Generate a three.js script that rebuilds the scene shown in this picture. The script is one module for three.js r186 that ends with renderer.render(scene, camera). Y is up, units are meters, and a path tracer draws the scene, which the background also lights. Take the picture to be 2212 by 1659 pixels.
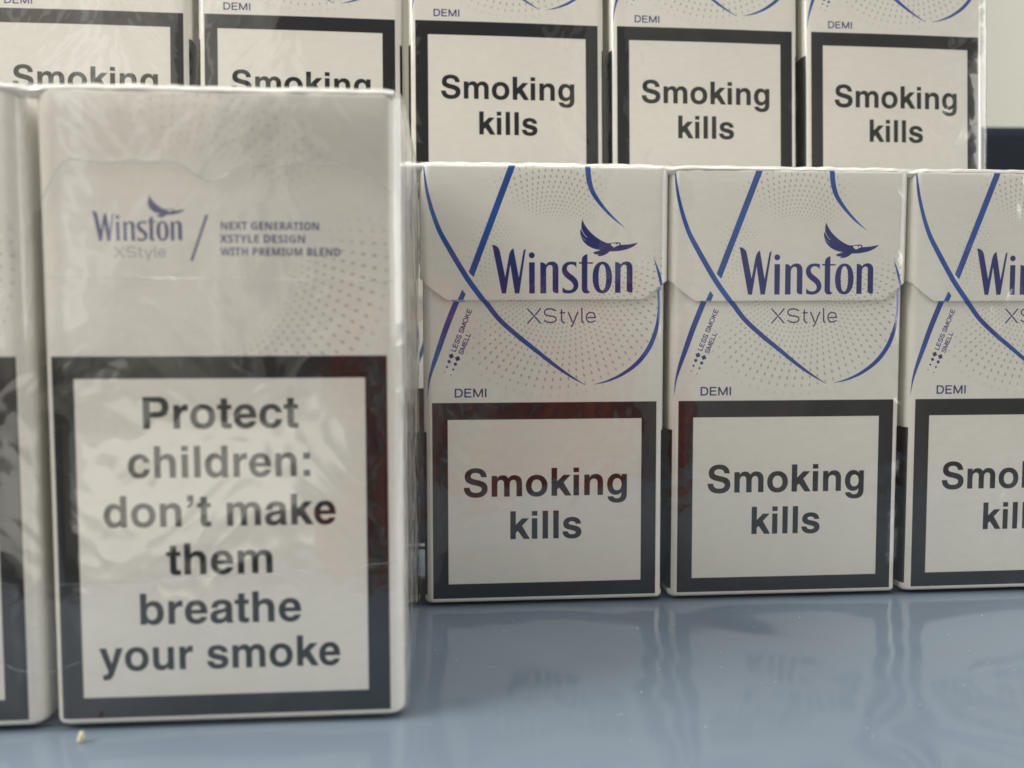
import * as THREE from 'three';
import { ImprovedNoise } from 'three/addons/math/ImprovedNoise.js';
import { RoundedBoxGeometry } from 'three/addons/geometries/RoundedBoxGeometry.js';
import { RectAreaLightUniformsLib } from 'three/addons/lights/RectAreaLightUniformsLib.js';

// ---------------------------------------------------------------- camera, light, exposure
RectAreaLightUniformsLib.init();
const scene = new THREE.Scene();
const camera = new THREE.PerspectiveCamera(48.75, 4 / 3, 0.01, 20);
camera.position.set(0, 0.0547, 0);
camera.rotation.set(-0.061, 0, -0.0018, 'YXZ');
camera.focus = 0.172;
camera.userData.fStop = 18;
const renderer = new THREE.WebGLRenderer({ antialias: true });
renderer.toneMapping = THREE.LinearToneMapping;
renderer.toneMappingExposure = 1.23;
renderer.shadowMap.enabled = true;
scene.background = new THREE.Color(0.085, 0.083, 0.078);

const MM = 0.001;
const rgb = (r, g, b) => new THREE.Color().setRGB(r, g, b);
let seed = 7;
const rnd = () => { seed = (seed * 1664525 + 1013904223) % 4294967296; return seed / 4294967296; };
const perlin = new ImprovedNoise();
const noise = (x, y, z = 0) => perlin.noise(x + 31.7, y + 11.3, z + 5.1);

const used = {};
function numbered(name) { const n = used[name] = (used[name] ?? -1) + 1; return n ? name + '_' + String(n).padStart(3, '0') : name; }
function tag(o, label, category, group) { o.userData.label = label; if (category) o.userData.category = category; if (group) o.userData.group = group; return o; }
function mesh(name, geometry, material, parent) {
  const m = new THREE.Mesh(geometry, material);
  m.name = parent ? name : numbered(name);
  m.castShadow = m.receiveShadow = true;
  (parent ?? scene).add(m);
  return m;
}
function thing(name, x, y, z, turn = 0) {
  const g = new THREE.Group(); g.name = numbered(name); g.position.set(x, y, z); g.rotation.y = turn; scene.add(g); return g;
}

// each window: a glowing pane in a frame and an area light of the same size just in front of it
function windowLight(name, label, pos, target, w, h, intensity, color, glow) {
  const g = thing(name, ...pos);
  g.lookAt(...target);
  tag(g, label, 'window');
  const pane = mesh('window_pane', new THREE.BoxGeometry(w, h, 0.004), new THREE.MeshStandardMaterial({ color: rgb(0.12, 0.12, 0.12), emissive: color, emissiveIntensity: glow, roughness: 0.4 }), g);
  pane.position.z = -0.004;
  const fm = new THREE.MeshStandardMaterial({ color: rgb(0.7, 0.69, 0.65), roughness: 0.5 });
  const fr = Math.min(0.06, h * 0.3);
  for (const s of [-1, 1]) {
    mesh('window_frame', new THREE.BoxGeometry(fr, h + 2 * fr, 0.05), fm, g).position.set(s * (w / 2 + fr / 2 + 0.001), 0, 0);
    mesh('window_frame', new THREE.BoxGeometry(w, fr, 0.05), fm, g).position.set(0, s * (h / 2 + fr / 2 + 0.001), 0);
  }
  const light = new THREE.RectAreaLight(color, intensity, w, h);
  light.name = 'window_light';
  light.position.z = 0.006; light.rotation.y = Math.PI;
  g.add(light);
  return g;
}
windowLight('window', 'large pale window to the left behind the camera', [-0.945, 0.78, 0.9], [-0.945, 0.78, 0], 1.42, 1.5, 1.15, rgb(1.0, 0.97, 0.90), 0.1);
windowLight('window', 'bright window high on the left, a little in front of the packs', [-0.88, 0.8, 0.03], [0.0, 0.03, -0.15], 0.7, 0.6, 13.5, rgb(1.0, 0.975, 0.93), 0.2);
windowLight('window', 'low wide window on the right beside the camera', [0.98, 0.27, 0.12], [0, 0.27, 0.0], 1.0, 0.45, 2.7, rgb(1.0, 0.98, 0.94), 0.15);
windowLight('window', 'low bright window slit behind the camera', [-0.29, -0.13, 0.9], [-0.29, -0.13, 0], 0.34, 0.12, 1.25, rgb(1.0, 0.96, 0.84), 0.1);
windowLight('skylight_window', 'wide bright skylight overhead', [0.05, 1.15, -0.02], [0.05, 0, -0.05], 1.3, 0.9, 1.4, rgb(0.97, 0.99, 1.0), 0.2);

// ---------------------------------------------------------------- lettering: heavy grotesque outlines, 1000 units to the em, y up
const GLYPH = {
  S: [667, 'M608 505C600 650 500 737 335 737C165 737 62 650 62 515C62 390 140 340 290 305C430 272 482 255 482 200C482 140 430 105 340 105C240 105 185 150 180 238H36C40 80 150 -19 335 -19C520 -19 628 70 628 212C628 340 550 390 400 425C260 458 206 470 206 530C206 585 252 618 328 618C415 618 462 580 468 505Z'],
  P: [667, 'M73 0V718H400C545 718 630 635 630 487C630 340 545 255 400 255H223V0ZM223 378V595H375C450 595 485 560 485 487C485 412 450 378 375 378Z'],
  m: [889, 'M64 0V532H198V465C235 518 280 546 345 546C410 546 455 515 480 462C515 518 565 546 630 546C745 546 826 470 826 345V0H686V325C686 395 660 427 607 427C550 427 515 385 515 310V0H375V325C375 395 350 427 298 427C240 427 204 385 204 310V0Z'],
  n: [611, 'M66 0V532H200V460C235 515 290 546 360 546C470 546 545 470 545 340V0H405V315C405 385 375 425 315 425C250 425 206 380 206 300V0Z'],
  h: [611, 'M66 0V718H206V462C240 518 290 546 355 546C470 546 545 470 545 340V0H405V315C405 385 375 425 315 425C250 425 206 380 206 300V0Z'],
  u: [611, 'M545 532V0H411V72C376 17 321 -14 251 -14C141 -14 66 62 66 192V532H206V217C206 147 236 107 296 107C361 107 405 152 405 232V532Z'],
  r: [389, 'M64 0V532H198V440C225 510 275 546 340 546C355 546 365 545 374 542V400C360 404 345 406 328 406C250 406 204 360 204 275V0Z'],
  o: [611, 'M305 546C140 546 34 430 34 266C34 100 140 -14 305 -14C470 -14 577 100 577 266C577 430 470 546 305 546ZM305 428C225 428 175 365 175 266C175 167 225 104 305 104C386 104 436 167 436 266C436 365 386 428 305 428Z'],
  c: [556, 'M524 348C505 470 420 546 295 546C130 546 34 430 34 262C34 100 130 -14 290 -14C425 -14 510 70 526 196H389C380 135 350 102 293 102C215 102 174 165 174 266C174 365 215 430 295 430C350 430 380 400 388 348Z'],
  e: [556, 'M524 229C530 430 440 546 285 546C130 546 32 430 32 264C32 95 130 -14 290 -14C405 -14 490 50 518 152H378C362 118 335 102 292 102C225 102 178 140 172 229ZM380 320H175C185 390 225 430 283 430C338 430 372 390 380 320Z'],
  s: [556, 'M512 370C505 480 420 546 280 546C140 546 50 480 50 372C50 280 110 240 235 212C340 188 378 178 378 148C378 115 345 97 285 97C215 97 175 125 170 175H30C35 55 130 -14 280 -14C430 -14 524 50 524 165C524 250 465 295 345 322C235 346 190 355 190 388C190 418 220 435 275 435C335 435 370 412 376 370Z'],
  g: [611, 'M411 532V465C380 518 330 546 268 546C130 546 40 430 40 265C40 100 130 -5 265 -5C325 -5 375 22 405 70V25C405 -55 365 -98 295 -98C240 -98 205 -80 195 -42H52C62 -148 155 -210 298 -210C460 -210 545 -130 545 20V532ZM295 428C365 428 408 365 408 268C408 170 365 112 295 112C222 112 180 170 180 268C180 365 222 428 295 428Z'],
  d: [611, 'M405 0V68C372 15 322 -14 258 -14C125 -14 36 95 36 265C36 435 125 546 258 546C320 546 370 520 405 470V718H545V0ZM292 428C362 428 407 368 407 266C407 165 362 104 292 104C220 104 177 165 177 266C177 368 220 428 292 428Z'],
  b: [611, 'M206 0V68C239 15 289 -14 353 -14C486 -14 575 95 575 265C575 435 486 546 353 546C291 546 241 520 206 470V718H66V0ZM319 428C249 428 204 368 204 266C204 165 249 104 319 104C391 104 434 165 434 266C434 368 391 428 319 428Z'],
  a: [556, 'M55 352C62 480 150 546 285 546C425 546 505 490 505 385V120C505 60 512 30 535 18V0H388C380 18 376 35 374 55C330 8 275 -14 210 -14C100 -14 32 45 32 145C32 240 90 295 215 312C330 328 368 338 368 378C368 418 335 436 280 436C222 436 195 412 188 352ZM368 265C350 250 320 242 265 232C200 220 172 195 172 155C172 118 198 96 242 96C315 96 368 142 368 215Z'],
  t: [333, 'M10 432V532H88V676H228V532H318V432H228V155C228 115 238 105 280 105C295 105 308 106 318 108V2C295 -6 265 -9 228 -9C130 -9 88 25 88 110V432Z'],
  y: [556, 'M10 532L205 0C195 -65 175 -90 125 -90C110 -90 98 -88 85 -86V-203C105 -207 125 -209 150 -209C250 -209 300 -165 345 -40L545 532H395L285 165H282L165 532Z'],
  k: [556, 'M69 0V718H209V368L374 532H552L372 341L572 0H414L262 212L209 160V0Z'],
  i: [278, 'M69 0V532H209V0ZM69 600V718H209V600Z'],
  l: [278, 'M69 0V718H209V0Z'],
  "'": [278, 'M69 718V575H138C138 520 118 490 69 478V425C160 440 209 500 209 600V718Z'],
  ':': [333, 'M92 0H240V141H92ZM92 391H240V532H92Z'],
  ' ': [278, ''],
};
// lighter capitals as strokes
const STROKE = {
  D: [700, 'M110 40V678H310C500 678 590 560 590 359C590 158 500 40 310 40Z'], E: [640, 'M560 678H110V40H570M110 372H520'], L: [560, 'M110 718V40H510'],
  M: [830, 'M110 0V718M720 0V718M122 700L415 30L708 700'], I: [280, 'M140 0V718'], O: [780, 'M390 690C200 690 90 550 90 359C90 168 200 28 390 28C580 28 690 168 690 359C690 550 580 690 390 690Z'],
  K: [680, 'M110 0V718M110 250L570 718M270 405L600 0'], ' ': [270, ''],
  S: [660, 'M570 500C560 620 470 685 340 685C200 685 110 620 110 520C110 415 200 390 335 358C490 322 590 290 590 190C590 90 490 30 345 30C190 30 90 95 80 225'],
};
// text whose ink spans u0..u1 (mm) on the baseline y
function bold(ctx, text, u0, u1, y, em) {
  let adv = 0; for (const ch of text) adv += GLYPH[ch][0];
  const first = { S: 40, P: 73, c: 34, d: 36, t: 10, b: 66, y: 10, k: 69 }[text[0]] ?? 60, last = { g: 66, s: 32, t: 15, ':': 93, e: 32, m: 63 }[text.at(-1)] ?? 32;
  const sx = (u1 - u0) / (adv - first - last), sy = em / 1000;
  let x = -first;
  for (const ch of text) {
    ctx.save(); ctx.translate(u0 + x * sx, y); ctx.scale(sx, sy); ctx.fill(new Path2D(GLYPH[ch][1]), 'evenodd'); ctx.restore();
    x += GLYPH[ch][0];
  }
}
function stroked(ctx, text, u0, u1, y, cap, weight) {
  let adv = 0; for (const ch of text) adv += STROKE[ch][0];
  const sx = (u1 - u0) / (adv - 180), sy = cap / 718;
  let x = -90;
  ctx.lineCap = 'butt'; ctx.lineJoin = 'miter'; ctx.miterLimit = 1.8;
  for (const ch of text) {
    ctx.save(); ctx.translate(u0 + x * sx, y); ctx.scale(sx, sy); ctx.lineWidth = weight; ctx.stroke(new Path2D(STROKE[ch][1])); ctx.restore();
    x += STROKE[ch][0];
  }
}

// ---------------------------------------------------------------- printed card of the packs
const PX = 16, SPAN = 47, HIGH = 87.6, EDGE = 87.0;   // pixels per mm; mm from the front's middle round the sides; pack height
const PAPER = '#e6e3da', INK = '#1d1f23', INDIGO = '#28266a', BLUE = '#1a56a6';
function card(draw) {
  const c = document.createElement('canvas'); c.width = SPAN * 2 * PX; c.height = Math.round(HIGH * PX);
  const ctx = c.getContext('2d');
  ctx.fillStyle = PAPER; ctx.fillRect(0, 0, c.width, c.height);
  ctx.setTransform(PX, 0, 0, -PX, SPAN * PX, HIGH * PX);
  ctx.beginPath(); ctx.rect(-SPAN, 0, 2 * SPAN, EDGE); ctx.clip();
  draw(ctx);
  ctx.setTransform(1, 0, 0, 1, 0, 0);
  const im = ctx.getImageData(0, 0, c.width, c.height), d = im.data;      // fibre grain of the card
  for (let y = 0, i = 0; y < c.height; y++) for (let x = 0; x < c.width; x++, i += 4) {
    const g = (rnd() - 0.5) * 9 + noise(x * 0.02, y * 0.05) * 3;
    d[i] += g; d[i + 1] += g; d[i + 2] += g;
  }
  ctx.putImageData(im, 0, 0);
  const t = new THREE.CanvasTexture(c); t.colorSpace = THREE.SRGBColorSpace; t.wrapS = t.wrapT = THREE.ClampToEdgeWrapping; t.anisotropy = 8;
  return t;
}
function box(ctx, x0, y0, x1, y1) { ctx.fillRect(x0, y0, x1 - x0, y1 - y0); }
function warning(ctx, top, inTop, inBottom) {
  ctx.fillStyle = INK; box(ctx, -22.67, 0.95, 22.67, top);
  ctx.fillStyle = PAPER; box(ctx, -19.6, inBottom, 19.62, inTop);
}
// a band that swells and tapers along a smooth curve of [u, y, width] points
function ribbon(ctx, pts, round = false) {
  const c = new THREE.CatmullRomCurve3(pts.map((p) => new THREE.Vector3(p[0], p[1], p[2]))), N = 90, L = [], R = [];
  for (let i = 0; i <= N; i++) {
    const p = c.getPoint(i / N), t = c.getTangent(i / N), l = Math.hypot(t.x, t.y) || 1, w = Math.max(0.02, p.z) / 2;
    L.push([p.x - t.y / l * w, p.y + t.x / l * w]); R.unshift([p.x + t.y / l * w, p.y - t.x / l * w]);
  }
  ctx.beginPath(); [...L, ...R].forEach((p, i) => (i ? ctx.lineTo(...p) : ctx.moveTo(...p))); ctx.closePath(); ctx.fill();
}
function blueInk(ctx) {
  const g = ctx.createLinearGradient(0, 42, 0, 88);
  for (const [s, c] of [[0, '#24468f'], [0.2, '#1f4f9b'], [0.3, '#28418a'], [0.42, BLUE], [0.6, '#264c95'], [0.75, BLUE], [0.9, '#284a93'], [1, BLUE]]) g.addColorStop(s, c);
  return g;
}
// varnished half-tone of small lozenges fanning out from one point
function lozenges(ctx, cx, cy, fields) {
  for (const [a0, a1, r0, r1, tone, grow] of fields) {
    for (let ring = 0, r = r0; r < r1; ring++, r *= 1.068) {
      const step = 4.0, n = Math.floor((a1 - a0) / step);
      for (let k = 0; k < n; k++) {
        const deg = a0 + (k + (ring % 2) * 0.5) * step + (r - r0) * 0.9, a = deg * Math.PI / 180;
        const edge = Math.min(1, (k + 1) / 5, (n - k) / 5) * Math.min(1, (r - r0) / 3 + 0.3, (r1 - r) / 4 + 0.1);
        const s = r * 0.0098 * grow * (0.75 + 0.5 * edge);
        const x = cx + Math.cos(a) * r, y = cy + Math.sin(a) * r;
        if (Math.abs(x) > 23.2 || y > 87 || y < 41.2 || edge <= 0.03) continue;
        ctx.fillStyle = `rgba(112,106,98,${(tone * edge).toFixed(3)})`;
        ctx.save(); ctx.translate(x, y); ctx.rotate(a);
        ctx.beginPath(); ctx.moveTo(s * 1.9, 0); ctx.lineTo(0, s); ctx.lineTo(-s * 1.9, 0); ctx.lineTo(0, -s); ctx.closePath(); ctx.fill();
        ctx.restore();
      }
    }
  }
}
// word mark and bird, in hundredths as measured off the pack
function wordMark(ctx) {
  const fill = (d) => ctx.fill(new Path2D(d), 'evenodd');
  ctx.save(); ctx.transform(0.014511, 5.5e-5, 2.8e-5, -0.014306, -11.567, 72.904);
  fill('M80 104C125 106 160 130 178 180L252 548L303 250C315 195 335 165 363 150L435 555L497 190C502 172 512 163 527 160L440 768H380L320 370L260 768H206Z');
  fill('M608 205C630 205 648 224 648 245C648 266 630 286 608 286C586 286 569 266 569 245C569 224 586 205 608 205Z');
  fill('M572 342H648V768H574Z');
  fill('M724 342C760 340 788 352 798 378C820 346 850 332 882 332C938 332 968 370 968 435V765H940C905 765 890 745 890 712V425C890 392 880 377 855 377C825 377 802 405 802 450V768H724Z');
  fill('M1212 340V415C1195 385 1175 370 1145 370C1108 370 1083 392 1083 424C1083 458 1105 478 1145 508C1205 552 1240 592 1240 650C1240 722 1185 770 1105 770C1075 770 1048 765 1024 755V682C1045 712 1075 728 1108 728C1148 728 1174 706 1174 670C1174 632 1145 608 1100 575C1045 535 1017 498 1017 445C1017 376 1065 332 1135 332C1165 332 1190 335 1212 340Z');
  fill('M1362 228V340H1437V360H1362V690C1362 725 1378 742 1405 750C1390 764 1368 770 1345 770C1308 770 1286 742 1286 695V360H1247V340H1286V300C1290 262 1318 238 1362 228Z');
  fill('M1567 332C1648 332 1699 415 1699 550C1699 685 1648 770 1567 770C1486 770 1434 685 1434 550C1434 415 1486 332 1567 332ZM1567 368C1532 368 1515 430 1515 550C1515 668 1532 728 1567 728C1602 728 1619 668 1619 550C1619 430 1602 368 1567 368Z');
  fill('M1742 336C1778 336 1806 348 1815 372C1838 342 1868 328 1898 328C1952 328 1981 368 1981 430V760H1953C1918 760 1902 738 1902 705V420C1902 388 1892 373 1868 373C1838 373 1816 400 1816 448V762H1742Z');
  ctx.restore();
  ctx.save(); ctx.transform(0.006567, 4.5e-5, 3.2e-5, -0.006433, 5.2359, 77.7007);
  fill('M300 180C340 330 430 450 540 575C690 720 860 850 1050 908L1150 905C1230 885 1340 878 1405 884C1440 895 1452 930 1455 965L1700 945C1800 930 1900 905 1972 893C1900 985 1760 1060 1600 1105C1430 1150 1260 1165 1115 1160C1040 1235 950 1295 840 1300C810 1304 780 1302 748 1300L790 1250C720 1258 640 1255 622 1192C690 1168 770 1148 842 1118C620 1090 430 1010 310 830C285 790 268 750 262 712C240 650 225 560 238 480C248 500 262 520 275 540C262 420 262 290 300 180ZM1155 945L1170 918L1318 912L1300 945L1345 938L1365 915H1408L1412 968L1330 1000L1250 1042L1165 980Z');
  ctx.strokeStyle = PAPER; ctx.lineCap = 'round'; ctx.lineWidth = 18;
  ctx.stroke(new Path2D('M275 500C315 600 360 670 430 728')); ctx.lineWidth = 12; ctx.stroke(new Path2D('M275 700C310 760 350 795 400 822'));
  ctx.restore();
}
function styleMark(ctx, weight) {
  ctx.save(); ctx.transform(0.008003, 0, 0, -0.007918, -5.1475, 60.2956);
  ctx.lineWidth = weight; ctx.lineCap = 'round'; ctx.lineJoin = 'round';
  for (const d of ['M195 145L515 498', 'M515 138L392 288', 'M322 360L195 503', 'M892 184C850 158 800 140 755 140C670 140 615 172 615 228C615 290 670 312 755 320C850 328 905 345 905 400C905 455 855 485 770 485C705 485 655 465 618 440',
    'M1044 170V400C1044 455 1070 480 1118 490M1012 242H1122', 'M1216 230L1312 465M1450 228L1335 515C1325 550 1310 575 1292 588', 'M1555 130V430C1555 465 1575 485 1600 490', 'M1715 362H1888C1895 280 1850 232 1782 232C1715 232 1672 285 1672 358C1672 430 1715 478 1785 478C1830 478 1865 462 1888 440']) ctx.stroke(new Path2D(d));
  ctx.restore();
}
function sides(ctx, top) {
  ctx.fillStyle = INK;
  for (const s of [-1, 1]) {
    ctx.beginPath(); ctx.moveTo(s * 24.0, 1.6); ctx.lineTo(s * 45, 1.6); ctx.lineTo(s * 45, top); ctx.lineTo(s * 24.0, top); ctx.closePath(); ctx.fill();
  }
}
const frontCard = card((ctx) => {
  lozenges(ctx, 1.5, 68, [[42, 128, 8.2, 21.5, 0.46, 0.92], [-158, 4, 7.5, 27, 0.42, 0.88], [128, 205, 9, 18, 0.34, 0.75]]);
  ctx.fillStyle = blueInk(ctx);
  const half = (y0, y1) => { ctx.save(); ctx.beginPath(); ctx.rect(-SPAN, y0, 2 * SPAN, y1 - y0); ctx.clip(); };
  half(60.63, 90);
  ribbon(ctx, [[-23.58, 86.8, 0.25], [-23.3, 84.1, 0.45], [-22.87, 81.45, 0.6], [-21.85, 77.57, 0.78], [-20.52, 73.99, 0.9], [-18.73, 70.7, 1.0], [-16.63, 67.09, 1.02], [-14.97, 64.4, 1.02], [-12.2, 60.6, 1.02], [-11.9, 60.2, 1.02]]);
  ctx.beginPath(); ctx.moveTo(-7.05, 87.2); ctx.lineTo(-5.75, 87.2); ctx.lineTo(-14.05, 65.1); ctx.lineTo(-14.98, 66.1); ctx.closePath(); ctx.fill();
  ctx.beginPath(); ctx.moveTo(-16.25, 62.65); ctx.lineTo(-15.6, 61.75); ctx.lineTo(-16.25, 60.2); ctx.lineTo(-17.35, 60.2); ctx.closePath(); ctx.fill();
  ribbon(ctx, [[8.19, 87.3, 1.05], [8.44, 84.51, 1.0], [9.13, 82.1, 0.9], [10.69, 79.69, 0.7], [13.19, 76.98, 0.42], [15.6, 74.96, 0.03]]);
  ctx.restore(); half(62.9, 90); ribbon(ctx, [[21.5, 68.9, 0.05], [22.45, 66.01, 0.5], [23.2, 63.2, 0.62], [23.25, 62.6, 0.62]]);
  ctx.restore(); half(0, 60.63);
  ribbon(ctx, [[-12.7, 61.4, 1.0], [-11.7, 60.2, 1.0], [-9.34, 57.2, 0.95], [-5.66, 53.86, 0.92], [-1.95, 50.93, 0.84], [1.78, 47.98, 0.7], [4.9, 45.8, 0.45], [8.03, 43.91, 0.05]]);
  ribbon(ctx, [[-17.3, 61.6, 1.12], [-19.73, 55.56, 1.1], [-21.44, 50.69, 0.98], [-22.68, 47.03, 0.65], [-23.31, 44.59, 0.35], [-23.7, 41.5, 0.03]]);
  ctx.restore(); half(0, 62.9); ribbon(ctx, [[22.9, 63.6, 0.62], [23.1, 60.5, 0.66], [23.1, 58.9, 0.7], [22.81, 56.43, 0.76], [22.14, 53.95, 0.85], [20.9, 51.16, 0.9], [18.71, 48.36, 0.82], [15.56, 46.04, 0.62], [12.42, 44.66, 0.35], [9.69, 44.0, 0.03]]);
  ctx.restore();
  const ink = ctx.createLinearGradient(0, 61, 0, 78);
  for (const [s, c] of [[0, '#2b2a70'], [0.25, '#23307e'], [0.45, '#262f7a'], [0.7, '#203282'], [1, '#222b70']]) ink.addColorStop(s, c);
  ctx.fillStyle = ink; wordMark(ctx);
  ctx.strokeStyle = '#342b60'; styleMark(ctx, 33);
  ctx.strokeStyle = INDIGO; stroked(ctx, 'DEMI', -18.05, -11.85, 41.62, 1.7, 108);
  // slanting two-line note with its row of shrinking squares
  ctx.save(); ctx.transform(0.00952, 0, 0, -0.009527, -24.897, 60.302); ctx.strokeStyle = ctx.fillStyle = '#302c72';
  ctx.save(); ctx.translate(730, 1010); ctx.rotate(-Math.atan2(860, 350)); ctx.scale(1, -1); stroked(ctx, 'LESS SMOKE', 0, 925, 0, 100, 120); ctx.restore();
  ctx.save(); ctx.translate(880, 1068); ctx.rotate(-Math.atan2(430, 175)); ctx.scale(1, -1); stroked(ctx, 'SMELL', 0, 455, 0, 98, 120); ctx.restore();
  for (const [x, y, s] of [[643, 1098, 84], [772, 1152, 84], [597, 1212, 60], [727, 1267, 60], [551, 1325, 38], [680, 1378, 38], [503, 1438, 20], [631, 1492, 20]]) {
    ctx.save(); ctx.translate(x, y); ctx.rotate(-0.36); ctx.fillRect(-s / 2, -s / 2, s, s); ctx.restore();
  }
  ctx.restore();
  warning(ctx, 40.5, 37.13, 3.86);
  ctx.fillStyle = INK; bold(ctx, 'Smoking', -16.41, 16.67, 21.55, 7.9); bold(ctx, 'kills', -7.12, 7.35, 12.83, 7.9);
  sides(ctx, 34.6);
});
// on the back the print sits a little left of the middle
const BACK_SHIFT = 0.35;
const backCard = card((ctx) => {
  ctx.translate(-BACK_SHIFT, 0);
  lozenges(ctx, -3, 64.5, [[-105, 14, 12.5, 27.5, 0.4, 0.8], [20, 118, 13, 26, 0.22, 0.65]]);
  ctx.fillStyle = '#3a3c78';
  ctx.save(); ctx.translate(-16.4 + 10.42 * 0.424, 66.93 - 61.9 * 0.424); ctx.scale(0.424, 0.424); wordMark(ctx); ctx.restore();
  ctx.strokeStyle = '#9a95a8'; ctx.save(); ctx.translate(-13.7 + 3.7 * 0.49, 64.75 - 56.34 * 0.49); ctx.scale(0.49, 0.49); styleMark(ctx, 40); ctx.restore();
  ctx.strokeStyle = '#45467c'; ctx.lineWidth = 0.34; ctx.beginPath(); ctx.moveTo(-1.33, 70.5); ctx.lineTo(-3.5, 64.3); ctx.stroke();
  ctx.fillStyle = '#56567f';
  for (const [t, y, w] of [['NEXT GENERATION', 68.55, 13.4], ['XSTYLE DESIGN', 66.8, 11.5], ['WITH PREMIUM BLEND', 65.03, 16.2]]) {
    ctx.save(); ctx.translate(0.35, y); ctx.font = 'bold 100px sans-serif';
    ctx.scale(w / ctx.measureText(t).width, -1.0 / 71.4); ctx.fillText(t, 0, 0); ctx.restore();
  }
  warning(ctx, 51.35, 48.3, 3.88);
  ctx.fillStyle = INK;
  for (const [t, a, b, y] of [['Protect', -10.54, 10.36, 41.41], ['children:', -12.73, 11.89, 34.62], ["don't make", -16.18, 15.32, 27.79], ['them', -7.92, 6.52, 21.03], ['breathe', -11.64, 10.33, 14.08], ['your smoke', -17.34, 15.66, 7.61]]) bold(ctx, t, a, b, y, 6.1);
  ctx.fillStyle = '#6d6c6a'; box(ctx, 36, 43.4, 40, 45.3);
});
// clear wrapper on the card: clearcoat gloss over matt board
const wrapBump = (() => {
  const n = 512, d = new Float32Array(n * n * 4);
  for (let y = 0; y < n; y++) for (let x = 0; x < n; x++) {
    const a = (x / n) * Math.PI * 2, b = (y / n) * Math.PI * 2, w = (f, s) => noise(Math.cos(a) * f + s, Math.sin(a) * f + Math.cos(b) * f, Math.sin(b) * f);
    const ridge = 1 - Math.abs(w(1.6, 3)) * 3;
    const v = 0.5 + w(0.9, 0) * 0.5 + w(2.4, 8) * 0.16 + Math.max(0, ridge) ** 2 * 0.05;
    const i = (y * n + x) * 4; d[i] = d[i + 1] = d[i + 2] = v; d[i + 3] = 1;
  }
  const t = new THREE.DataTexture(d, n, n, THREE.RGBAFormat, THREE.FloatType); t.wrapS = t.wrapT = THREE.RepeatWrapping; t.magFilter = THREE.LinearFilter; t.needsUpdate = true; return t;
})();
const cardMat = (map) => new THREE.MeshPhysicalMaterial({ map, roughness: 0.42, clearcoat: 1, clearcoatRoughness: 0.05, specularIntensity: 0.5 });
const frontMat = cardMat(frontCard), backMat = cardMat(backCard);

// ---------------------------------------------------------------- rounded shell (pack body, lid, wrap)
// ring: outline of a rounded rectangle from the middle of the back, round the left, front (s = 0) and right; s is the arc length in mm
function ring(W, D, r, step) {
  const half = [], a = W / 2 - r, b = D / 2 - r, add = (x, z, nx, nz, s) => half.push({ x, z, nx, nz, s });
  const nF = Math.max(4, Math.round(a / step)), nS = Math.max(4, Math.round(2 * b / step)), nC = 7;
  for (let i = 0; i <= nF; i++) add(a * i / nF, D / 2, 0, 1, a * i / nF);
  let s = a; const q = r * Math.PI / 2;
  for (let i = 1; i <= nC; i++) { const t = i / nC * Math.PI / 2; add(a + r * Math.sin(t), b + r * Math.cos(t), Math.sin(t), Math.cos(t), s + q * i / nC); }
  s += q;
  for (let i = 1; i <= nS; i++) add(W / 2, b - 2 * b * i / nS, 1, 0, s + 2 * b * i / nS);
  s += 2 * b;
  for (let i = 1; i <= nC; i++) { const t = i / nC * Math.PI / 2; add(a + r * Math.cos(t), -b - r * Math.sin(t), Math.cos(t), -Math.sin(t), s + q * i / nC); }
  s += q;
  for (let i = 1; i <= nF; i++) add(a - a * i / nF, -D / 2, 0, -1, s + a * i / nF);
  return [...half.slice(1).reverse().map((p) => ({ x: -p.x, z: p.z, nx: -p.nx, nz: p.nz, s: -p.s })), ...half];
}
// rows: [inset, y(s)] from below upwards, each mm; bend(p, y) pushes outwards
function shell(pts, rows, { bend, capTop = true, capBottom = true, uv, lip = 0 } = {}) {
  const pos = [], uvs = [], idx = [], n = pts.length;
  const put = (p, inset, y) => {
    const out = (bend ? bend(p, y, inset) : 0) - inset;
    pos.push((p.x + p.nx * out) * MM, y * MM, (p.z + p.nz * out) * MM);
    uvs.push(...(uv ? uv(p, y) : [(p.s + SPAN) / (2 * SPAN), y / HIGH]));
  };
  const strip = (list) => {
    const at = pos.length / 3;
    for (const [inset, fy] of list) for (const p of pts) put(p, inset, typeof fy === 'number' ? fy : fy(p.s));
    for (let j = 0; j + 1 < list.length; j++) for (let i = 0; i + 1 < n; i++) {
      const a = at + j * n + i, b = a + 1, c = a + n, d = c + 1;
      idx.push(a, b, d, a, d, c);
    }
  };
  strip(rows);
  if (lip) strip([[rows[0][0] + lip, rows[0][1]], rows[0]]);
  for (const top of [true, false]) {
    if (!(top ? capTop : capBottom)) continue;
    const [inset, fy] = top ? rows.at(-1) : rows[0], at = pos.length / 3;
    for (const p of pts) put(p, inset, typeof fy === 'number' ? fy : fy(p.s));
    pos.push(0, (typeof fy === 'number' ? fy : fy(0)) * MM, 0); uvs.push(0.001, 0.5);
    for (let i = 0; i + 1 < n; i++) top ? idx.push(at + i, at + i + 1, at + n) : idx.push(at + i + 1, at + i, at + n);
  }
  const g = new THREE.BufferGeometry();
  g.setAttribute('position', new THREE.Float32BufferAttribute(pos, 3));
  g.setAttribute('uv', new THREE.Float32BufferAttribute(uvs, 2));
  g.setIndex(idx); g.computeVertexNormals();
  return g;
}
const arcUp = (y0, re, inset = 0) => [0, 22, 45, 68, 90].map((d) => [inset + re * (1 - Math.sin(d * Math.PI / 180)), y0 + re * (1 - Math.cos(d * Math.PI / 180))]);
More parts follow.
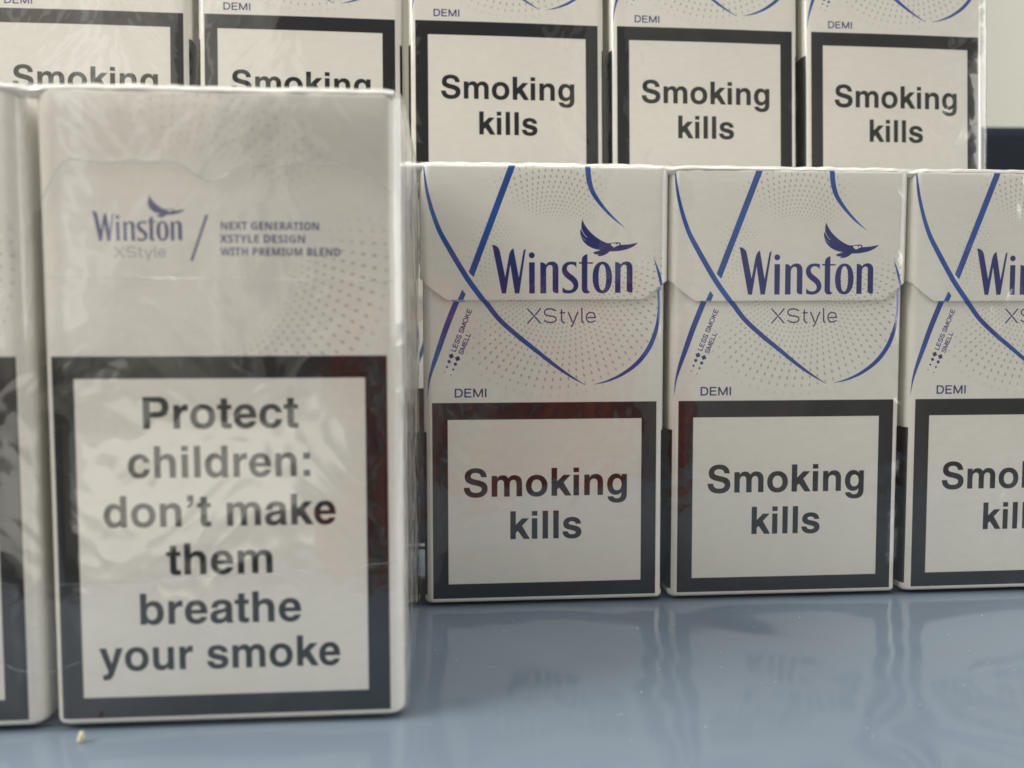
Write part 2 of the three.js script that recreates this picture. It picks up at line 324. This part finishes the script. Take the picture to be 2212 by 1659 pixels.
const arcOver = (y1, re, inset = 0) => arcUp(0, re, inset).map(([i, y]) => [i, y1 - y]).reverse();
const levels = (a, b, n) => Array.from({ length: n }, (_, i) => [0, a + (b - a) * (i + 1) / (n + 1)]);

// ---------------------------------------------------------------- cigarette pack
const BODY_W = 48.7, BODY_D = 22.3, LID_W = 49.75, LID_D = 23.25;
const seam = (s) => {
  const a = Math.abs(s), sm = THREE.MathUtils.smoothstep;
  if (a < 19.6) return 60.75 + s * 0.006;
  if (a < 24.2) return 60.75 + s * 0.006 + (a - 19.6) * 0.76;
  return 64.3 + Math.min(a - 24.2, 20) * 0.42;
};
const bulge = (p, y) => 0.1 * Math.cos(Math.PI * Math.min(1, Math.abs(p.x) / 25)) * Math.sin(Math.PI * y / HIGH) * Math.abs(p.nz);
const bodyGeo = shell(ring(BODY_W, BODY_D, 1.9, 1.6), [...arcUp(0, 0.8), ...levels(0.8, 85.5, 18), ...arcOver(86, 0.5)], { bend: bulge });
const lidGeo = shell(ring(LID_W, LID_D, 2.0, 0.35), [[0.06, (s) => seam(s)], [0, (s) => seam(s) + 0.1], [0, (s) => seam(s) + 0.35], ...[0.2, 0.4, 0.6, 0.8].map((t) => [0, (s) => seam(s) * (1 - t) + 86.3 * t]), ...arcOver(HIGH, 1.2)],
  { bend: bulge, capBottom: false, lip: 0.8, uv: (p, y) => [(p.s * 0.985 + 0.06 + SPAN) / (2 * SPAN), (y - 0.12) / HIGH] });
// the back of a pack has its hinge crease behind: one smooth face
const backBodyGeo = shell(ring(48.5, LID_D, 2.5, 1.6), [...arcUp(0, 0.8), ...levels(0.8, 60.5, 13), [0.0, 61], ...levels(61, 86.4, 6), ...arcOver(HIGH - 0.1, 1.0)], { bend: bulge });

function makePack(kind) {
  const g = thing('cigarette_pack', 0, 0, 0);
  if (kind === 'front') { mesh('pack_body', bodyGeo, frontMat, g); mesh('lid', lidGeo, frontMat, g); } else mesh('pack_body', backBodyGeo, backMat, g);
  return g;
}
// rows as measured: left edge of pack 0's printed frame on the front face, turn of the row
const ROWS = {
  middle: { x: -15.8856, z: 167.6075, turn: 0.0798, base: 0.15, pitch: 50.0 },
  front: { x: -62.6321, z: 115.0898, turn: 0.0701, base: 0.15, pitch: 50.0 },
  upper: { x: -23.4949, z: 210.6, turn: 0.0879, base: 90.05, pitch: 50.21, lean: -0.05 },
};
function place(o, row, k, deep = 0, { lift = 0, yaw = 0, out = 0 } = {}) {
  const R = ROWS[row], c = Math.cos(R.turn), s = Math.sin(R.turn), along = 22.665 + (row === 'front' ? BACK_SHIFT : 0) + k * R.pitch, back = BODY_D / 2 + deep - out;
  // along the row (c, -s), into the row (-s, -c)
  o.position.set((R.x + c * along - s * back) * MM, (R.base + lift) * MM, (-R.z - s * along - c * back) * MM);
  o.rotation.set(R.lean ?? 0, R.turn + yaw, 0, 'YXZ');
  return o;
}
const protoFront = makePack('front'), protoBack = makePack('back');
let usedFront = false, usedBack = false;
function pack(kind, row, k, deep, label, group, tune = {}) {
  let o;
  if (kind === 'front' && !usedFront) { o = protoFront; usedFront = true; } else if (kind === 'back' && !usedBack) { o = protoBack; usedBack = true; } else { o = (kind === 'front' ? protoFront : protoBack).clone(); o.name = numbered('cigarette_pack'); scene.add(o); }
  o.userData = {};
  tag(o, label, 'cigarette pack', group);
  if (tune.lid) o.children[1].position.set(tune.lid[0] * MM, tune.lid[1] * MM, tune.lid[2] * MM);
  return place(o, row, k, deep, tune);
}
ROWS.lower = { ...ROWS.upper, z: 212.6, lean: 0, base: 0.15 };
const gl = 'packs standing under the upper row, behind the middle row';
const gm = 'packs in the middle row standing on the table', gu = 'packs in the upper row at the back', gf = 'packs in the front row showing their backs';
const first = pack('front', 'middle', 0, 0, 'fully seen middle-row pack with its left edge beside the large front pack', gm, { lid: [0, 0.15, 0.18] });
pack('front', 'middle', 1, 0, 'middle-row pack standing second from the right edge, wholly in view', gm, { yaw: -0.006, lid: [0, 0.02, 0.02] });
pack('front', 'middle', 2, 0, 'pack of the middle row cut off by the right edge of the photo', gm, { yaw: 0.004, lid: [0.02, 0.05, 0.05] });
pack('front', 'middle', -1, 0, 'pack of the middle row hidden behind the large front pack but for its right edge', gm);
pack('front', 'upper', 0, 0, 'upper-row pack third from the left, above the middle pack beside the front bundle', gu, { yaw: 0.01 });
pack('front', 'upper', 1, 0, 'upper-row pack second from the right end, its warning fully readable', gu, { yaw: 0.006 });
pack('front', 'upper', 2, 0, 'upper-row pack at the right end, next to the pale wall', gu, { yaw: 0.012 });
pack('front', 'upper', -1, 0, 'upper-row pack whose word Smoking is half covered by the large front pack', gu, { yaw: 0.006 });
pack('front', 'upper', -2, 0, 'leftmost upper-row pack, cut off by the left edge of the photo', gu);
pack('back', 'front', 0, 0, 'large white pack closest to the camera reading Protect children', gf);
pack('back', 'front', -1, 0, 'white pack at the lower left edge, only a strip of it in the photo', gf, { yaw: 0.012 });
pack('back', 'front', 0, 23.1, 'second pack directly behind the large front pack, inside the same wrap', gf);
['leftmost upper-row pack, cut off by the photo', 'second upper-row pack from the left', 'third upper-row pack from the left', 'upper-row pack second from the right end', 'upper-row pack at the right end'].forEach((above, i) => pack('front', 'lower', i - 2, 0, 'hidden white pack below the ' + above, gl));
// small clear tear tab at the lid's lower left corner
const filmTab = new THREE.MeshPhysicalMaterial({ color: rgb(1, 1, 1), roughness: 0.12, transmission: 0.85, thickness: 0, ior: 1.5, bumpMap: wrapBump, bumpScale: 0.0004 });
{
  const s = new THREE.Shape([[0, 0], [1.6, 0.9], [1.7, 3.6], [0.9, 5.2], [0.1, 5.4], [-0.3, 2.6]].map((p) => new THREE.Vector2(p[0] * MM, p[1] * MM)));
  const g = new THREE.ExtrudeGeometry(s, { depth: 0.00008, bevelEnabled: false });
  const t = mesh('tear_tab', g, filmTab, first); t.position.set(-0.0251, 0.0565, 0.0098); t.rotation.y = -0.6;
}

// ---------------------------------------------------------------- clear film round each bundle
const film = new THREE.MeshPhysicalMaterial({ color: rgb(0.995, 0.995, 0.995), roughness: 0.06, transmission: 1, thickness: 0, ior: 1.75, bumpMap: wrapBump.clone(), bumpScale: 0.0003 });
film.bumpMap.repeat.set(1, 1); film.bumpMap.needsUpdate = true;
const foldFilm = new THREE.MeshPhysicalMaterial({ color: rgb(0.79, 0.765, 0.70), roughness: 0.22, clearcoat: 1, clearcoatRoughness: 0.1, transmission: 0.05, thickness: 0 });
const wrinkle = (x, y, k, amp, fine) => {
  const a = x * 0.94 + y * 0.34, b = y * 0.94 - x * 0.34, c = x * 0.97 - y * 0.24, d = y * 0.97 + x * 0.24;
  return amp * noise(x * 0.045, y * 0.03, k) * 0.24 + fine * (noise(a * 0.02, b * 0.16, k + 9) * 0.07 * (0.4 + noise(x * 0.05, y * 0.05, k + 2)) + noise(c * 0.17, d * 0.02, k + 14) * 0.05 * (0.4 - noise(x * 0.06, y * 0.04, k + 5)) + noise(a * 0.06, b * 0.45, k + 20) * 0.008);
};
function wrapFilm(row, k0, k1, deepTotal, seedK, amp, fine, label) {
  const R = ROWS[row], n = k1 - k0 + 1, W = R.pitch * (n - 1) + (row === 'front' ? 48.5 : LID_W) + 1.15, D = deepTotal + 1.8, H = HIGH + 0.3;
  const mid = (k0 + k1) / 2;
  const g = thing('film_wrap', 0, 0, 0);
  place(g, row, mid, (deepTotal - BODY_D) / 2); g.position.y -= 0.05 * MM;
  const bend = (p, y, inset) => {
    const t = p.x + W / 2, gap = ((t - 0.55 - (W - 1.15 - R.pitch * (n - 1)) / 2 + R.pitch * 0.5) % R.pitch + R.pitch) % R.pitch - R.pitch / 2;   // distance to the middle of a pack
    const dip = -0.38 * Math.exp(-(((Math.abs(gap) - R.pitch / 2) / 2.9) ** 2)) * Math.abs(p.nz);
    const fade = Math.min(1, y / 6, (H - y) / 5);
    return 0.1 + dip * Math.max(0, fade) + wrinkle(p.s, y, seedK, amp, fine) * Math.max(0.25, fade);
  };
  const geo = shell(ring(W, D, 2.1, 0.9), [...arcUp(0.35, 1.0), ...levels(1.4, H - 1.4, 92), ...arcOver(H, 1.5)], { bend, capBottom: false, uv: (p, y) => [p.s / 42, y / 42] });
  mesh('film_sheet', geo, film, g);
  tag(g, label, 'plastic wrap');
  // gathered fold of film along the top front edge, and down the free front corner
  const N = 150, pts = [];
  for (let i = 0; i <= N; i++) {
    const x = (i / N - 0.5) * (W - 2.6), t = x + W / 2, gap = Math.abs(((t - 0.5 - LID_W / 2 + R.pitch * 0.5) % R.pitch + R.pitch) % R.pitch - R.pitch / 2);
    const sag = Math.exp(-(((gap - R.pitch / 2) / 2.2) ** 2));
    pts.push(new THREE.Vector3(x * MM, (H - 0.74 - 0.4 * sag + noise(x * 0.3, seedK) * 0.14) * MM, (D / 2 - 1.22 - 0.2 * sag + noise(x * 0.21, seedK + 4) * 0.12) * MM));
  }
  const tube = new THREE.TubeGeometry(new THREE.CatmullRomCurve3(pts), 420, 0.78 * MM, 10), tp = tube.attributes.position, tn = tube.attributes.normal;
  for (let i = 0; i < tp.count; i++) { const k = (noise(tp.getX(i) * 420, tp.getY(i) * 1500, tp.getZ(i) * 1500 + seedK) * 0.12 + noise(tp.getX(i) * 160, seedK) * 0.12) * MM; tp.setXYZ(i, tp.getX(i) + tn.getX(i) * k, tp.getY(i) + tn.getY(i) * k, tp.getZ(i) + tn.getZ(i) * k); }
  tube.computeVertexNormals();
  mesh('film_fold', tube, foldFilm, g);
  return { g, W, D, H, bend };
}
const fw = wrapFilm('front', -1, 0, 45.4, 1.3, 1.1, 0.26, 'clear creased film round the front packs with the Protect children warning');
wrapFilm('middle', -1, 2, 45.4, 7.7, 1.1, 0.7, 'clear film stretched over the middle row of packs');
wrapFilm('upper', -2, 2, 45.4, 14.1, 0.9, 0.34, 'clear film round the upper row of packs, its free edge against the wall');
// folded-over flap of film on the front bundle
const flapLow = (x) => {
    let y = 77.6 + noise(x * 0.3, 3) * 0.5;
    if (x < -20.4) y -= (-20.4 - x) * 2.0;
    if (x > 14) y -= ((x - 14) / 10.3) ** 2 * 5;
    return y - 2.6 * Math.exp(-(((x + 1) / 3) ** 2)) - 1.2 * Math.exp(-(((x - 6) / 2) ** 2));
  };
{
  const pos = [], uvs = [], idx = [], N = 110, M = 24, x0 = -24.6, x1 = 24.3, cx = 25.0;
  for (let j = 0; j <= M; j++) for (let i = 0; i <= N; i++) {
    const x = x0 + (x1 - x0) * i / N, y = flapLow(x) + (fw.H - 1.7 - flapLow(x)) * j / M, X = x + cx;
    const out = fw.bend({ x: X, s: X, nx: 0, nz: 1 }, y, 0) + 0.16 + 0.1 * Math.exp(-j / 2);
    pos.push(X * MM, y * MM, (fw.D / 2 + out) * MM); uvs.push(x / 37, y / 37);
    if (i < N && j < M) { const a = j * (N + 1) + i; idx.push(a, a + 1, a + N + 2, a, a + N + 2, a + N + 1); }
  }
  const g = new THREE.BufferGeometry(); g.setAttribute('position', new THREE.Float32BufferAttribute(pos, 3)); g.setAttribute('uv', new THREE.Float32BufferAttribute(uvs, 2)); g.setIndex(idx); g.computeVertexNormals();
  mesh('film_flap', g, film, fw.g);
}
// heat seals and cut edges of the film: fine raised beads
function bead(pts, r, name = 'film_seal') {
  const c = new THREE.CatmullRomCurve3(pts.map(([x, y]) => { const X = x + 25.0; return new THREE.Vector3(X * MM, y * MM, (fw.D / 2 + fw.bend({ x: X, s: X, nx: 0, nz: 1 }, y, 0) + 0.03) * MM); }));
  mesh(name, new THREE.TubeGeometry(c, 60, r * MM, 5), filmTab, fw.g);
}
bead([[-23, 20.2], [-15, 20.4], [-5, 20.7], [5, 21.2], [14, 21.6], [23.5, 22.4]], 0.05);
bead(Array.from({ length: 23 }, (_, i) => { const x = -24 + i * 2.15; return [x, flapLow(x) - 0.05]; }), 0.055, 'film_cut_edge');
bead([[-23, 62.1], [-8, 62.0], [8, 61.9], [23.5, 61.6]], 0.04);
bead([[-32.4, 22], [-32.2, 15], [-30.5, 9.6], [-25, 7.8], [-20, 9.4]], 0.05, 'film_cut_edge');

// ---------------------------------------------------------------- table, crumb, background
const tableBump = (() => {
  const n = 512, d = new Float32Array(n * n * 4);
  for (let y = 0; y < n; y++) for (let x = 0; x < n; x++) {
    const a = (x / n) * Math.PI * 2, b = (y / n) * Math.PI * 2, w = (f, s) => noise(Math.cos(a) * f + s, Math.sin(a) * f + Math.cos(b) * f, Math.sin(b) * f);
    const v = 0.5 + w(1.1, 2) * 0.5 + w(2.6, 6) * 0.1, i = (y * n + x) * 4;
    d[i] = d[i + 1] = d[i + 2] = v; d[i + 3] = 1;
  }
  const t = new THREE.DataTexture(d, n, n, THREE.RGBAFormat, THREE.FloatType); t.wrapS = t.wrapT = THREE.RepeatWrapping; t.magFilter = THREE.LinearFilter; t.repeat.set(9, 4); t.needsUpdate = true; return t;
})();
const tableMat = new THREE.MeshPhysicalMaterial({ color: rgb(0.178, 0.222, 0.272), roughness: 0.11, specularIntensity: 0.72, bumpMap: tableBump, bumpScale: 0.0016 });
const table = mesh('table', new RoundedBoxGeometry(1.5, 0.02, 0.62, 3, 0.006), tableMat);
table.position.set(0.1, -0.0105, -0.348); table.userData.kind = 'structure';
table.userData.label = 'glossy blue grey table top under the packs';

{
  const g = new THREE.IcosahedronGeometry(0.00075, 3), p = g.attributes.position, v = new THREE.Vector3();
  for (let i = 0; i < p.count; i++) {
    v.fromBufferAttribute(p, i); const k = 1 + noise(v.x * 2600, v.y * 2600, v.z * 2600) * 0.55 + noise(v.x * 6000, v.y * 6000, v.z * 6000) * 0.2;
    p.setXYZ(i, v.x * k * 0.5 + v.y * 0.35, v.y * k * 1.1, v.z * k * 0.5);
  }
  g.computeVertexNormals();
  const c = mesh('crumb', g, new THREE.MeshStandardMaterial({ color: rgb(0.78, 0.70, 0.50), roughness: 0.9 }));
  c.position.set(-0.0583, 0.0003, -0.1113);
  tag(c, 'tiny cream crumb lying on the table before the large front pack', 'crumb');
}
{
  const n = 46, o = new THREE.InstancedMesh(new THREE.IcosahedronGeometry(0.00009, 0), new THREE.MeshStandardMaterial({ color: rgb(0.6, 0.62, 0.64), roughness: 0.9 }), n), m = new THREE.Matrix4();
  for (let i = 0; i < n; i++) { const k = 0.5 + rnd() * 0.9; m.makeScale(k * (1 + rnd()), k * 0.6, k).setPosition(-0.02 + rnd() * 0.13, -0.00044, -0.1 - rnd() * 0.062); o.setMatrixAt(i, m); }
  o.name = 'dust_specks'; o.userData = { kind: 'stuff', label: 'fine pale dust specks scattered over the table top', category: 'dust' }; scene.add(o);
}
{
  const g = thing('dark_box', 0.36, 0, -0.46, 0.02);
  mesh('box_body', new RoundedBoxGeometry(0.42, 0.152, 0.1, 4, 0.006).translate(0, 0.0763, 0), new THREE.MeshPhysicalMaterial({ color: rgb(0.014, 0.019, 0.027), roughness: 0.85, specularIntensity: 0.4 }), g);
  tag(g, 'dark navy box standing behind the packs at the right', 'box');
}
const plaster = (r, g, b) => new THREE.MeshStandardMaterial({ color: rgb(r, g, b), roughness: 0.92 });
const wall = mesh('wall', new THREE.BoxGeometry(3.2, 2.4, 0.1), plaster(0.36, 0.35, 0.27)); wall.position.set(0, 0.5, -1.25); wall.userData.kind = 'structure';
const pier = mesh('wall_pier', new THREE.BoxGeometry(0.7, 2.4, 0.3), plaster(0.68, 0.685, 0.62)); pier.position.set(0.83, 0.5, -0.95); pier.userData.kind = 'structure';

// curtain before the window behind the camera: two folded lengths with a gap, mirrored as pale streaks in the film
{
  const g0 = thing('curtain', 0, 0, 0), cm = new THREE.MeshPhysicalMaterial({ color: rgb(0.72, 0.69, 0.62), roughness: 0.95, transmission: 0.45, thickness: 0 });
  for (const [a, b] of [[-1.3, -0.425], [-0.375, -0.232]]) {
    const g = new THREE.PlaneGeometry(b - a, 1.62, Math.round((b - a) * 260), 6), p = g.attributes.position;
    for (let i = 0; i < p.count; i++) { const x = p.getX(i) + (a + b) / 2; p.setZ(i, 0.016 * Math.sin(x * 95 + 0.5 * Math.sin(x * 31)) + 0.007 * Math.sin(x * 47 + p.getY(i) * 2)); }
    g.computeVertexNormals();
    mesh('curtain_panel', g, cm, g0).position.set((a + b) / 2, 0.79, 0.82);
  }
  tag(g0, 'pale curtain hanging before the window behind the camera', 'curtain');
}
const wallBehind = mesh('wall', new THREE.BoxGeometry(1.5, 1.7, 0.08), plaster(0.5, 0.49, 0.45)); wallBehind.position.set(1.12, 0.6, 1.1); wallBehind.userData.kind = 'structure';
// patterned cloth behind the camera, mirrored in the film and the dark print
{
  const c = document.createElement('canvas'); c.width = c.height = 512; const x = c.getContext('2d');
  x.fillStyle = '#b04a24'; x.fillRect(0, 0, 512, 512);
  for (let k = 0; k < 9; k++) {
    x.save(); x.translate(rnd() * 512, rnd() * 512); x.rotate(rnd() * 6.3);
    for (let j = 0; j < 5; j++) { x.rotate(0.42); x.fillStyle = ['#8f9aa0', '#c9c4b0', '#5c6a6c'][(k + j) % 3]; x.beginPath(); x.moveTo(0, 0); x.quadraticCurveTo(52, -26, 135, 0); x.quadraticCurveTo(52, 26, 0, 0); x.fill(); }
    x.restore();
  }
  const t = new THREE.CanvasTexture(c); t.colorSpace = THREE.SRGBColorSpace; t.wrapS = t.wrapT = THREE.RepeatWrapping;
  const g = new THREE.PlaneGeometry(0.3, 0.37, 60, 10), p = g.attributes.position;
  for (let i = 0; i < p.count; i++) p.setZ(i, 0.012 * Math.sin(p.getX(i) * 52) + 0.006 * Math.sin(p.getX(i) * 117 + p.getY(i) * 9));
  g.computeVertexNormals();
  const o = mesh('patterned_cloth', g, new THREE.MeshStandardMaterial({ map: t, roughness: 0.85, side: THREE.DoubleSide }));
  o.position.set(0.088, -0.085, 0.42); o.rotation.y = Math.PI;
  tag(o, 'orange cloth with pale leaves hanging behind the camera', 'cloth');
}
renderer.render(scene, camera);
